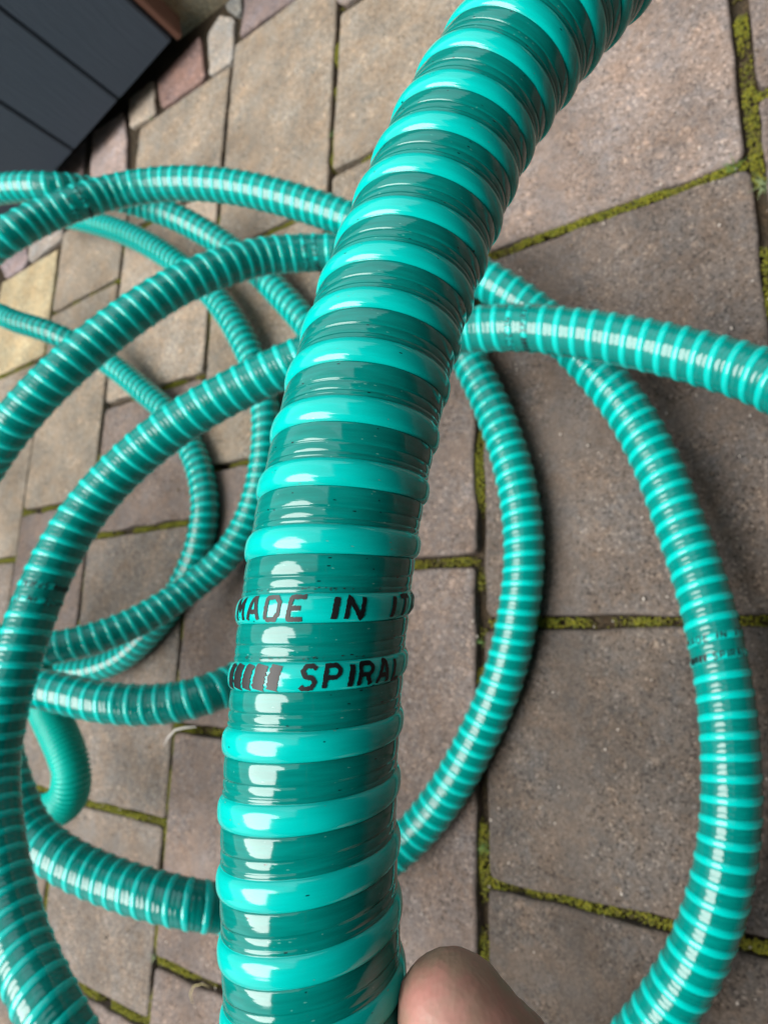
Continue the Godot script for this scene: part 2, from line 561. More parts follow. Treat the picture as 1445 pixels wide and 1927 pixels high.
func ground() -> void:
	var soil := stone(Color(0.36, 0.31, 0.24), 0.2)
	var sheet := PlaneMesh.new()
	sheet.size = Vector2(120, 120)
	var g := obj("ground", sheet, soil)
	g.position.y = -0.012
	g.set_meta("kind", "structure")
	var paving := Node3D.new()
	paving.name = "paving"
	add_child(paving, true)
	paving.set_meta("kind", "structure")
	paving.set_meta("label", "patio of tumbled grey brown pavers with mossy joints")
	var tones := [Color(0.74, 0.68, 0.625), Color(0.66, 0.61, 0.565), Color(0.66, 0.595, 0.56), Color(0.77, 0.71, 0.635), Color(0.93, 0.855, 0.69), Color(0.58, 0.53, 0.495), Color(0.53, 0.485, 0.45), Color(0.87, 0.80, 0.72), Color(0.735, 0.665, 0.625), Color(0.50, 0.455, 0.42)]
	var mats := []
	for t in tones:
		mats.append(stone(t))
	# columns of pavers: left side, right side, and the z of the cross joints
	var columns := [
		[-1.81, -1.60, [-0.62, -0.41, -0.04, 0.17, 0.54, 0.75, 1.12]],
		[-1.60, -1.377, [-0.73, -0.36, -0.15, 0.22, 0.43, 0.80, 1.01]],
		[-1.377, -1.150, [-0.744, -0.515, -0.141, 0.07, 0.28, 0.65, 0.86, 1.2]],
		[-1.150, -0.9315, [-0.775, -0.60, -0.221, 0.0, 0.205, 0.58, 0.80, 1.2]],
		[-0.9315, -0.6912, [-0.895, -0.68, -0.372, -0.162, 0.208, 0.42, 0.79, 1.0, 1.3]],
		[-0.6912, -0.4779, [-0.930, -0.551, -0.230, 0.097, 0.352, 0.72, 0.93, 1.3]],
		[-0.4779, -0.2716, [-0.842, -0.591, -0.30, -0.086, 0.286, 0.50, 0.87, 1.1, 1.3]],
		[-0.2716, -0.0194, [-0.98, -0.775, -0.400, -0.028, 0.187, 0.56, 0.77, 1.2]],
		[-0.0194, 0.205, [-0.99, -0.83, -0.458, -0.245, 0.125, 0.34, 0.71, 0.92, 1.3]],
		[0.205, 0.43, [-0.98, -0.60, -0.39, -0.02, 0.19, 0.56, 0.77, 1.2]],
		[0.43, 0.655, [-0.98, -0.77, -0.40, -0.19, 0.18, 0.39, 0.76, 1.0, 1.3]],
		[0.655, 0.88, [-0.98, -0.61, -0.40, -0.03, 0.18, 0.55, 0.76, 1.2]],
	]
	var joints := []       # [a, b, width] of each joint, for the moss
	for ci in columns.size():
		var col: Array = columns[ci]
		var zs: Array = col[2]
		for k in zs.size() - 1:
			var narrow: float = 0.0032 if float(col[0]) < -0.4 and float(zs[k]) < 0.25 else 0.0050
			var x0: float = float(col[0]) + narrow
			var x1: float = float(col[1]) - (narrow if ci != 7 else 0.0062)
			var z0: float = float(zs[k]) + 0.0047
			var z1: float = float(zs[k + 1]) - 0.0047
			var turn := rng.randf_range(-0.010, 0.010)
			var mid := Vector2((x0 + x1) / 2, (z0 + z1) / 2)
			var hw := (x1 - x0) / 2 - rng.randf_range(0, 0.0016)
			var hh := (z1 - z0) / 2 - rng.randf_range(0, 0.0016)
			var q := PackedVector2Array()
			for c in [[-1, -1], [1, -1], [1, 1], [-1, 1]]:
				q.append(Vector2(hw * float(c[0]) + rng.randf_range(-1, 1) * 0.0014, hh * float(c[1]) + rng.randf_range(-1, 1) * 0.0014).rotated(turn))
			var mat: Material = mats[[0, 1, 0, 3][rng.randi() % 4]]
			if ci == 2 and k == 0:
				mat = mats[4]
			elif ci <= 6 and k <= 1:
				mat = mats[[3, 7][rng.randi() % 2]]  # far left rows painted lighter than the near ones, as better lit
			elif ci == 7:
				mat = mats[[7, 8, 5, 6, 9, 9, 9][k]]  # darker row by row toward the viewer: shade painted into the stone
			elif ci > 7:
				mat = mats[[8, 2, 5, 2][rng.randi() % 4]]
			elif ci <= 6 and k > 1:
				mat = mats[[1, 2, 2][rng.randi() % 3]]
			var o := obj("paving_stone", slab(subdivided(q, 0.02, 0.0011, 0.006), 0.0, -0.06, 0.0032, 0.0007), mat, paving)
			o.position = Vector3(mid.x, rng.randf_range(-0.0016, 0.0012), mid.y)
			o.rotation = Vector3(rng.randf_range(-1, 1) * 0.006, 0, rng.randf_range(-1, 1) * 0.006)
			if k > 0:
				joints.append([Vector2(x0, float(zs[k])), Vector2(x1, float(zs[k])), 0.0085])
		joints.append([Vector2(col[1], zs[0]), Vector2(col[1], zs[-1]), 0.0065 if ci < 6 else 0.0105])
	# cut edging stones between the pavers and the wall
	var edge := [
		[PackedVector2Array([Vector2(-0.894, -0.978), Vector2(-0.785, -1.006), Vector2(-0.759, -0.905), Vector2(-0.875, -0.908)]), Color(0.80, 0.66, 0.62)],
		[PackedVector2Array([Vector2(-0.981, -0.985), Vector2(-0.903, -0.985), Vector2(-0.888, -0.904), Vector2(-0.965, -0.915)]), Color(0.95, 0.88, 0.80)],
		[PackedVector2Array([Vector2(-1.093, -0.970), Vector2(-0.988, -0.965), Vector2(-0.952, -0.800), Vector2(-0.957, -0.735), Vector2(-1.073, -0.800)]), Color(0.93, 0.84, 0.81)],
		[PackedVector2Array([Vector2(-0.763, -0.996), Vector2(-0.735, -1.016), Vector2(-0.698, -0.985), Vector2(-0.694, -0.899), Vector2(-0.750, -0.905)]), Color(0.93, 0.89, 0.84)],
		[PackedVector2Array([Vector2(-0.728, -1.030), Vector2(-0.688, -1.030), Vector2(-0.682, -0.990), Vector2(-0.694, -0.986)]), Color(0.72, 0.72, 0.70)],
		[PackedVector2Array([Vector2(-0.677, -0.985), Vector2(-0.680, -1.025), Vector2(-0.56, -1.02), Vector2(-0.56, -0.935), Vector2(-0.682, -0.938)]), Color(0.70, 0.63, 0.62)],
		[PackedVector2Array([Vector2(-1.414, -0.800), Vector2(-1.300, -0.800), Vector2(-1.283, -0.765), Vector2(-1.300, -0.750), Vector2(-1.372, -0.750)]), Color(0.86, 0.78, 0.78)],
		[PackedVector2Array([Vector2(-1.278, -0.756), Vector2(-1.290, -0.800), Vector2(-1.165, -0.800), Vector2(-1.152, -0.766), Vector2(-1.262, -0.752)]), Color(0.86, 0.82, 0.78)],
		[PackedVector2Array([Vector2(-1.155, -0.82), Vector2(-1.10, -0.81), Vector2(-1.075, -0.785), Vector2(-1.145, -0.782)]), Color(0.8, 0.76, 0.72)],
		[PackedVector2Array([Vector2(-1.30, -0.965), Vector2(-1.11, -0.972), Vector2(-1.112, -0.83), Vector2(-1.29, -0.825)]), Color(0.78, 0.70, 0.68)],
		[PackedVector2Array([Vector2(-0.55, -1.02), Vector2(-0.42, -1.02), Vector2(-0.42, -0.86), Vector2(-0.47, -0.86), Vector2(-0.55, -0.935)]), Color(0.78, 0.72, 0.68)],
		[PackedVector2Array([Vector2(-0.41, -1.02), Vector2(-0.285, -1.02), Vector2(-0.285, -0.99), Vector2(-0.30, -0.855), Vector2(-0.41, -0.855)]), Color(0.76, 0.66, 0.62)],
	]
	for e in edge:
		obj("edging_stone", slab(subdivided(e[0], 0.014, 0.0016, 0.007), -0.003, -0.06, 0.004, 0.0014), stone(e[1], 0.14), paving)
	moss(joints)

func moss(joints: Array) -> void:
	# low cushions of moss and dirt that fill the joints, thicker in the damp cross joints
	var tuft := Soup.new()
	var rings := [[0.0, 1.0], [0.62, 0.78], [1.0, 0.25], [1.05, -0.4]]
	var ids := []
	for r in rings:
		var row := PackedInt32Array()
		for k in 6:
			var a := TAU * k / 6.0 + float(r[0])
			var p := Vector3(cos(a) * float(r[0]), float(r[1]), sin(a) * float(r[0]))
			row.append(tuft.add(p, (p + Vector3(0, 0.2, 0)).normalized()))
		ids.append(row)
	for r in 3:
		for k in 6:
			tuft.quad(ids[r][k], ids[r][(k + 1) % 6], ids[r + 1][(k + 1) % 6], ids[r + 1][k])
	var patch := noise(FastNoiseLite.TYPE_SIMPLEX_SMOOTH, 14.0, 2, 5)
	var places: Array[Transform3D] = []
	var colours := PackedColorArray()
	for j in joints:
		var a: Vector2 = j[0]
		var b: Vector2 = j[1]
		var w: float = j[2]
		if minf(a.y, b.y) > 0.75 or a.x < -1.45 or a.x > 0.3:
			continue
		var cross: bool = absf(a.x - b.x) > absf(a.y - b.y)
		var side := (b - a).normalized()
		var m := int(a.distance_to(b) / 0.00021)
		for k in m:
			var along := a.lerp(b, rng.randf())
			var lush := patch.get_noise_2d(along.x, along.y) * 1.7 + (0.35 if cross else 0.12)
			lush += clampf((along.y + 0.35) * 0.7, -0.55, 0.3) if along.x < -0.3 else 0.1
			if along.x > -0.35 and along.y > -0.2 and not cross:
				lush -= 0.15
			if lush < rng.randf_range(-0.35, 0.15):
				continue
			var off := rng.randf_range(-0.5, 0.5)
			var p := along + Vector2(-side.y, side.x) * off * w * 0.98
			var size := rng.randf_range(0.0005, 0.00125)
			var y := lerpf(-0.0100, -0.0035, clampf(lush + 0.3, 0, 1)) - absf(off) * 0.003 + rng.randf_range(-1, 1) * 0.0008
			places.append(Transform3D(Basis(Vector3.UP, rng.randf() * TAU).scaled(Vector3(size, size * rng.randf_range(0.8, 1.5), size)), Vector3(p.x, y, p.y)))
			var green := Color(0.165, 0.155, 0.005).lerp(Color(0.08, 0.095, 0.005), rng.randf())
			green = green.lerp(Color(0.06, 0.045, 0.02), clampf(rng.randf_range(-0.2, 0.9) - lush * 0.9, 0, 0.9))
			colours.append(green)
	var mm := MultiMesh.new()
	mm.transform_format = MultiMesh.TRANSFORM_3D
	mm.use_colors = true
	var mat := plain(Color.WHITE, 0.95)
	mat.vertex_color_use_as_albedo = true
	var mesh := tuft.done()
	mesh.surface_set_material(0, mat)
	mm.mesh = mesh
	mm.instance_count = places.size()
	for k in places.size():
		mm.set_instance_transform(k, places[k])
		mm.set_instance_color(k, colours[k])
	var o := MultiMeshInstance3D.new()
	o.name = "moss"
	o.multimesh = mm
	add_child(o, true)
	o.set_meta("kind", "stuff")
	tag(o, "yellow green moss growing in the joints between pavers", "moss")

func buildings() -> void:
	# a dark clad timber wall stands proud of the pale stone step, its foot clear of the ground
	var wood_size := 512
	var n1 := noise(FastNoiseLite.TYPE_SIMPLEX_SMOOTH, 0.5, 3, 31)
	var grain := PackedByteArray()
	grain.resize(wood_size * wood_size)
	for y in wood_size:
		for x in wood_size:
			grain[y * wood_size + x] = clampi(int(128 + 120 * n1.get_noise_2d(x * 0.5, y * 0.012)), 0, 255)
	var wood_height := grey(wood_size, grain)
	var paint := plain(Color(0.205, 0.25, 0.305), 0.6)
	paint.heightmap_enabled = true
	paint.heightmap_texture = wood_height
	paint.heightmap_scale = 0.14
	paint.uv1_triplanar = true
	paint.uv1_world_triplanar = true
	paint.uv1_scale = Vector3(3.5, 3.5, 3.5)
	var wall := thing("timber_wall", "dark slate grey boarded planter wall at the top left corner", "wall", Vector3(-0.800, -0.024, -0.970))
	wall.rotation.y = deg_to_rad(16.0)
	var x := 0.0
	var widths := [0.146, 0.140, 0.143, 0.141, 0.144, 0.14, 0.143, 0.141, 0.144, 0.14, 0.14]
	for w in widths:
		var b := obj("board", rounded_box(Vector3(w - 0.004, 0.31, 0.022), 0.003), paint, wall)
		b.position = Vector3(x - w / 2, 0.06 + 0.155, -0.011 + rng.randf_range(-0.0008, 0.0008))
		x -= w
	var back := Soup.new()
	box(back, Vector3(-0.78, 0.21, -0.285), Vector3(1.556, 0.285, 0.52))
	obj("backing", back.done(), plain(Color(0.10, 0.11, 0.12), 0.8), wall)
	var post := obj("corner_post", rounded_box(Vector3(0.012, 0.32, 0.05), 0.002), plain(Color(0.40, 0.27, 0.22), 0.7), wall)
	post.position = Vector3(0.0075, 0.05 + 0.16, -0.030)
	var step := thing("doorstep", "pale beige stone step beside the dark boarded corner", "step", Vector3(-0.2, 0, -1.045))
	obj("step_block", slab(subdivided(PackedVector2Array([Vector2(-0.66, 0), Vector2(1.2, 0), Vector2(1.2, -0.6), Vector2(-0.66, -0.6)]), 0.05, 0.001, 0.006), 0.085, -0.05, 0.006, 0.0006), stone(Color(1.0, 0.94, 0.80), 0.05), step)
	# unseen wing darkening reflections on the right, plus a near block added for shade
	var unseen_house := thing("unseen_house", "unseen brown building on the right, near block added for shade", "unseen_house", Vector3(1.4, 0, -0.4))
	var walls := Soup.new()
	box(walls, Vector3(0.9, 1.5, 0.3), Vector3(1.8, 3.2, 4.0))
	box(walls, Vector3(-0.55, 1.5, 2.2), Vector3(2.2, 3.2, 2.4))  # block added at the near end to shade the lower paving
	obj("wall", walls.done(), stone(Color(0.28, 0.23, 0.21), 0.1), unseen_house)
	var roof := Soup.new()
	box(roof, Vector3(0.8, 3.175, 0.3), Vector3(2.1, 0.14, 4.3))
	box(roof, Vector3(-0.5, 3.18, 2.15), Vector3(2.5, 0.14, 2.5))
	obj("roof", roof.done(), plain(Color(0.30, 0.24, 0.22), 0.8), unseen_house)

func added_fences() -> void:
	# unseen dark boards, added so the glossy hose mirrors dark on two sides
	var stain := plain(Color(0.26, 0.21, 0.17), 0.85)
	var stain_b := plain(Color(0.23, 0.19, 0.16), 0.85)
	var shape := rounded_box(Vector3(0.148, 1.7, 0.02), 0.003)
	var sides := [["unseen brown board fence added on the left to darken reflections", Vector3(-3.1, 0, -0.4), PI / 2, 28], ["unseen brown board fence added at the back to darken reflections", Vector3(-0.4, 0, -2.7), 0.0, 36]]
	for f in sides:
		var o := thing("added_board_fence", f[0], "fence", f[1])
		o.rotation.y = f[2]
		for k in int(f[3]):
			var b := obj("board", shape, stain if rng.randf() < 0.6 else stain_b, o)
			b.position = Vector3((k - int(f[3]) / 2.0) * 0.153, 0.89, rng.randf_range(-0.002, 0.002))
		var rail := Soup.new()
		for y in [0.35, 1.4]:
			box(rail, Vector3(0, y, -0.03), Vector3(int(f[3]) * 0.153, 0.08, 0.035))
		obj("rail", rail.done(), stain_b, o)

func hose() -> void:
	var held := [Vector3(-0.0883, 0.4224, 0.1219), Vector3(-0.0895, 0.4272, 0.0899), Vector3(-0.0906, 0.4318, 0.0575), Vector3(-0.0904, 0.4348, 0.0310), Vector3(-0.0884, 0.4362, 0.0043), Vector3(-0.0854, 0.4366, -0.0217), Vector3(-0.0819, 0.4340, -0.0483), Vector3(-0.0784, 0.4282, -0.0761), Vector3(-0.0723, 0.4219, -0.1037), Vector3(-0.0634, 0.4159, -0.1310), Vector3(-0.0494, 0.4088, -0.1557), Vector3(-0.0331, 0.3984, -0.1809)]
	var link_a := [Vector3(0.03, 0.36, -0.245), Vector3(0.105, 0.28, -0.285), Vector3(0.15, 0.19, -0.255), Vector3(0.12, 0.14, -0.195), Vector3(0.06, 0.125, -0.15)]
	var outer := [Vector3(0.0059, 0.1180, -0.1387), Vector3(-0.0219, 0.1120, -0.1650), Vector3(-0.0572, 0.1080, -0.1893), Vector3(-0.0950, 0.1100, -0.2094), Vector3(-0.1367, 0.1150, -0.2267), Vector3(-0.1748, 0.1200, -0.2391), Vector3(-0.2110, 0.1270, -0.2450), Vector3(-0.2546, 0.1500, -0.2416), Vector3(-0.2991, 0.1800, -0.2314), Vector3(-0.3291, 0.1950, -0.2213), Vector3(-0.3615, 0.2080, -0.2075), Vector3(-0.3933, 0.2220, -0.1911), Vector3(-0.4251, 0.2360, -0.1700), Vector3(-0.4561, 0.2500, -0.1419), Vector3(-0.4818, 0.2640, -0.1058), Vector3(-0.4940, 0.2760, -0.0676), Vector3(-0.4997, 0.2850, -0.0282), Vector3(-0.5003, 0.2930, 0.0112), Vector3(-0.5008, 0.2980, 0.0484), Vector3(-0.4988, 0.3000, 0.0839), Vector3(-0.4830, 0.3020, 0.1158), Vector3(-0.4620, 0.3030, 0.1443), Vector3(-0.4348, 0.3020, 0.1751), Vector3(-0.3971, 0.3000, 0.2023), Vector3(-0.3694, 0.2900, 0.2317)]
	var link_b := [Vector3(-0.34, 0.26, 0.29), Vector3(-0.30, 0.18, 0.36), Vector3(-0.24, 0.09, 0.375)]
	var right := [Vector3(-0.1557, 0.0550, 0.2662), Vector3(-0.1179, 0.0580, 0.2164), Vector3(-0.0946, 0.0620, 0.1781), Vector3(-0.0790, 0.0640, 0.1388), Vector3(-0.0702, 0.0640, 0.1014), Vector3(-0.0669, 0.0620, 0.0643), Vector3(-0.0671, 0.0580, 0.0293), Vector3(-0.0708, 0.0540, -0.0110), Vector3(-0.0776, 0.0500, -0.0504), Vector3(-0.0883, 0.0460, -0.0930), Vector3(-0.1022, 0.0440, -0.1432), Vector3(-0.1213, 0.0440, -0.1900), Vector3(-0.1463, 0.0480, -0.2316), Vector3(-0.1777, 0.0560, -0.2732), Vector3(-0.2151, 0.0680, -0.3114), Vector3(-0.2810, 0.0850, -0.3628), Vector3(-0.3449, 0.1000, -0.4063), Vector3(-0.3879, 0.1150, -0.4322), Vector3(-0.4297, 0.1340, -0.4523), Vector3(-0.4747, 0.1520, -0.4707), Vector3(-0.5193, 0.1720, -0.4814), Vector3(-0.5587, 0.1900, -0.4847), Vector3(-0.5914, 0.2120, -0.4765), Vector3(-0.6104, 0.2400, -0.4534), Vector3(-0.6333, 0.2640, -0.4300), Vector3(-0.6481, 0.2850, -0.4035), Vector3(-0.6968, 0.3000, -0.3766)]
	var link_c := [Vector3(-0.80, 0.30, -0.29), Vector3(-0.85, 0.28, -0.16), Vector3(-0.80, 0.255, -0.04)]
	var inner := [Vector3(-0.6761, 0.2360, 0.0251), Vector3(-0.6094, 0.2280, 0.0365), Vector3(-0.5711, 0.2140, 0.0423), Vector3(-0.5303, 0.1980, 0.0483), Vector3(-0.4951, 0.1750, 0.0490), Vector3(-0.4637, 0.1500, 0.0411), Vector3(-0.4509, 0.1200, 0.0278), Vector3(-0.4344, 0.0850, -0.0037), Vector3(-0.4217, 0.0500, -0.0586), Vector3(-0.4156, 0.0240, -0.1324), Vector3(-0.4159, 0.0190, -0.2089), Vector3(-0.4342, 0.0190, -0.2859), Vector3(-0.4712, 0.0220, -0.3605), Vector3(-0.5190, 0.0300, -0.4210), Vector3(-0.5690, 0.0400, -0.4765), Vector3(-0.6238, 0.0580, -0.5248), Vector3(-0.6693, 0.0850, -0.5564), Vector3(-0.7020, 0.1200, -0.5685), Vector3(-0.7163, 0.1700, -0.5575), Vector3(-0.7299, 0.2150, -0.5401), Vector3(-0.7833, 0.2400, -0.5460), Vector3(-0.8648, 0.2550, -0.5554)]
	var link_d := [Vector3(-0.99, 0.26, -0.50), Vector3(-1.04, 0.26, -0.30), Vector3(-0.98, 0.255, -0.10), Vector3(-0.80, 0.252, 0.02)]
	var wide := [Vector3(-0.6100, 0.2500, 0.0719), Vector3(-0.5798, 0.2450, 0.1161), Vector3(-0.5551, 0.2380, 0.1469), Vector3(-0.5209, 0.2260, 0.1649), Vector3(-0.4862, 0.2100, 0.1764), Vector3(-0.4464, 0.1950, 0.1831), Vector3(-0.4178, 0.1780, 0.1880), Vector3(-0.4003, 0.1400, 0.1971), Vector3(-0.3795, 0.0950, 0.2010), Vector3(-0.3598, 0.0500, 0.1882), Vector3(-0.3284, 0.0240, 0.1580), Vector3(-0.2944, 0.0190, 0.1170), Vector3(-0.2636, 0.0190, 0.0678), Vector3(-0.2408, 0.0190, 0.0209), Vector3(-0.2268, 0.0190, -0.0277), Vector3(-0.2194, 0.0190, -0.0772), Vector3(-0.2208, 0.0190, -0.1240), Vector3(-0.2289, 0.0190, -0.1687), Vector3(-0.2422, 0.0190, -0.2115), Vector3(-0.2576, 0.0200, -0.2503), Vector3(-0.2763, 0.0240, -0.2917), Vector3(-0.2990, 0.0450, -0.3408), Vector3(-0.3234, 0.0750, -0.3679), Vector3(-0.3553, 0.1100, -0.3725), Vector3(-0.3850, 0.1300, -0.3732), Vector3(-0.4132, 0.1580, -0.3643), Vector3(-0.4338, 0.1900, -0.3424), Vector3(-0.4553, 0.2180, -0.3172), Vector3(-0.4768, 0.2430, -0.2862), Vector3(-0.4971, 0.2620, -0.2573), Vector3(-0.5164, 0.2800, -0.2256), Vector3(-0.5375, 0.2920, -0.1970), Vector3(-0.5578, 0.3000, -0.1702), Vector3(-0.6030, 0.3000, -0.1339)]
	var link_e := [Vector3(-0.70, 0.28, -0.09)]
	var low := [Vector3(-0.8432, 0.1900, -0.0481), Vector3(-0.9230, 0.1100, 0.0000), Vector3(-0.9018, 0.0600, 0.0306), Vector3(-0.8313, 0.0400, 0.0332), Vector3(-0.7780, 0.0260, 0.0167), Vector3(-0.7202, 0.0200, -0.0244), Vector3(-0.6754, 0.0190, -0.0715), Vector3(-0.6475, 0.0190, -0.1220), Vector3(-0.6413, 0.0190, -0.1687), Vector3(-0.6527, 0.0190, -0.2117), Vector3(-0.6832, 0.0200, -0.2628), Vector3(-0.7302, 0.0220, -0.3137), Vector3(-0.7863, 0.0280, -0.3575), Vector3(-0.8480, 0.0400, -0.4048), Vector3(-0.8994, 0.0600, -0.4398), Vector3(-0.9406, 0.0900, -0.4626), Vector3(-1.0035, 0.1100, -0.4886), Vector3(-1.1055, 0.1250, -0.5285)]
	var link_f := [Vector3(-1.22, 0.14, -0.48), Vector3(-1.26, 0.16, -0.30), Vector3(-1.16, 0.18, -0.12), Vector3(-0.95, 0.19, 0.0)]
	var small := [Vector3(-0.7252, 0.1900, 0.0096), Vector3(-0.6894, 0.1700, 0.0043), Vector3(-0.6619, 0.1400, -0.0061), Vector3(-0.6426, 0.1100, -0.0214), Vector3(-0.6243, 0.0780, -0.0452), Vector3(-0.6073, 0.0500, -0.0724), Vector3(-0.5816, 0.0320, -0.1041), Vector3(-0.5606, 0.0220, -0.1436), Vector3(-0.5460, 0.0190, -0.1907), Vector3(-0.5412, 0.0190, -0.2357), Vector3(-0.5439, 0.0200, -0.2794), Vector3(-0.5578, 0.0240, -0.3292), Vector3(-0.5849, 0.0300, -0.3837), Vector3(-0.6251, 0.0350, -0.4402), Vector3(-0.6766, 0.0420, -0.4942), Vector3(-0.7368, 0.0500, -0.5457), Vector3(-0.8093, 0.0580, -0.5970), Vector3(-0.8967, 0.0660, -0.6475), Vector3(-0.9982, 0.0720, -0.6984), Vector3(-1.1301, 0.0750, -0.7567)]
	var path := PackedVector3Array()
	for part in [held, link_a, outer, link_b, right, link_c, inner, link_d, wide, link_e, low, link_f, small]:
		for p in part:
			path.append(p)
	var long := trace(path, Vector3.UP, 3)
	# turn of the spiral that puts a printed rib across the middle of the held stretch
	var s_text := 0.0
	var best := 1e9
	for k in 120:
		var away := run_c[k].distance_to(Vector3(-0.0872, 0.4366, -0.0085))
		if away < best:
			best = away
			s_text = k * STEP
	var f := int(s_text / STEP)
	var to := CAMERA_AT - run_c[f]
	var facing := atan2(to.dot(run_t[f].cross(run_n[f])), to.dot(run_n[f]))
	var phase := s_text / PITCH - facing / TAU - RIB / 2.0
	phase -= floorf(phase)
	var near_turns := 0.46 / PITCH
	var end_turns := long / PITCH - 2.0
	var fine_rib := PackedFloat32Array()
	for k in 15:
		fine_rib.append(RIB * (0.5 - 0.5 * cos(PI * k / 14.0)))
	var fine_wall := PackedFloat32Array()
	for k in 23:
		fine_wall.append(RIB + (1.0 - RIB) * k / 22.0)
	var far_rib := PackedFloat32Array([0.0, 0.03, 0.10, 0.185, 0.28, 0.36, FAR_RIB])
	var far_wall := PackedFloat32Array([FAR_RIB, 0.42, 0.51, 0.62, 0.653, 0.69, 0.82, 0.96, 1.0])
	var rib := Soup.new()
	var skin := Soup.new()
	sweep(rib, 0.0, near_turns, 120, fine_rib, PITCH, profile, phase)
	sweep(rib, floorf(near_turns * 120) / 120.0, end_turns, 30, far_rib, PITCH, far_profile, phase)
	sweep(skin, 0.0, near_turns, 120, fine_wall, PITCH, profile, phase)
	sweep(skin, floorf(near_turns * 120) / 120.0, end_turns, 30, far_wall, PITCH, far_profile, phase)
	var o := thing("spiral_hose", "long coiled teal spiral hose with its printed end held up close", "hose")
	var rib_mat := hose_material(Color(0.0, 0.725, 0.695), Color(0.0, 0.755, 0.725), Color(0.0, 0.685, 0.65), 0.5, 0.13, 61)
	var skin_mat := hose_material(Color(0.0, 0.47, 0.44), Color(0.0, 0.545, 0.515), Color(0.0, 0.405, 0.38), 1.0, 0.09, 71)
	obj("clear_wall", skin.done(), skin_mat, o)
	obj("spiral_rib", rib.done(), rib_mat, o)
	var ink_mat := plain(Color(0.015, 0.03, 0.05), 0.5)
	var spots := [s_text]
	for at in [Vector3(-0.0708, 0.0540, -0.0110), Vector3(-0.1748, 0.1200, -0.2391), Vector3(-0.385, 0.13, -0.3732), Vector3(-0.5, 0.285, -0.0282), Vector3(-0.55, 0.036, -0.455), Vector3(-0.62, 0.245, -0.44)]:
		var near := 0
		for k in range(250, run_c.size()):
			if run_c[k].distance_squared_to(at) < run_c[near].distance_squared_to(at):
				near = k
		spots.append(near * STEP)
	for at in spots:
		for row in 2:
			var ink := Soup.new()
			if row == 0:
				write(ink, "MADE", at, -1.20, 0.272, 0.0039, 0.0009, phase)
				write(ink, "IN", at, 0.05, 0.30, 0.0039, 0.00095, phase)
				write(ink, "ITALY", at, 0.74, 0.30, 0.0039, 0.0009, phase)
			else:
				write(ink, "#", at - PITCH, -1.16, 0.2, 0.0040, 0.00105, phase)
				write(ink, "SPIRAL", at - PITCH, -0.17, 0.232, 0.0040, 0.0009, phase)
			overspray(ink, at - PITCH * row, phase)
			obj("printed_lettering", ink.done(), ink_mat, o)
	print("hose ", long, " m, text at ", s_text, " verts ", rib.v.size() + skin.v.size())

func thin_hose() -> void:
	var path := PackedVector3Array([Vector3(-0.735, 0.162, 0.02), Vector3(-0.7177, 0.1600, 0.0438), Vector3(-0.6942, 0.1560, 0.0726), Vector3(-0.6681, 0.1520, 0.0997), Vector3(-0.6536, 0.1480, 0.1242), Vector3(-0.6598, 0.1440, 0.1493), Vector3(-0.6938, 0.1400, 0.1684), Vector3(-0.7525, 0.1360, 0.1809), Vector3(-0.8333, 0.1250, 0.1889)])
	var long := trace(path, Vector3.UP, 6)
	var pitch := 0.0042
	var shape := func(v: float) -> float: return 0.0178 + 0.0014 * cos(v * TAU)
	var vs := PackedFloat32Array([0.0, 0.17, 0.34, 0.5, 0.66, 0.83, 1.0])
	var s := Soup.new()
	sweep(s, 0.0, long / pitch - 1.0, 30, vs, pitch, shape, 0.0)
	var o := thing("ribbed_hose", "short teal bend of finely ribbed hose under the left coils", "hose")
	obj("corrugated_wall", s.done(), hose_material(Color(0.0, 0.72, 0.665), Color(0.0, 0.74, 0.69), Color(0.0, 0.68, 0.63), 0.3, 0.3, 81), o)

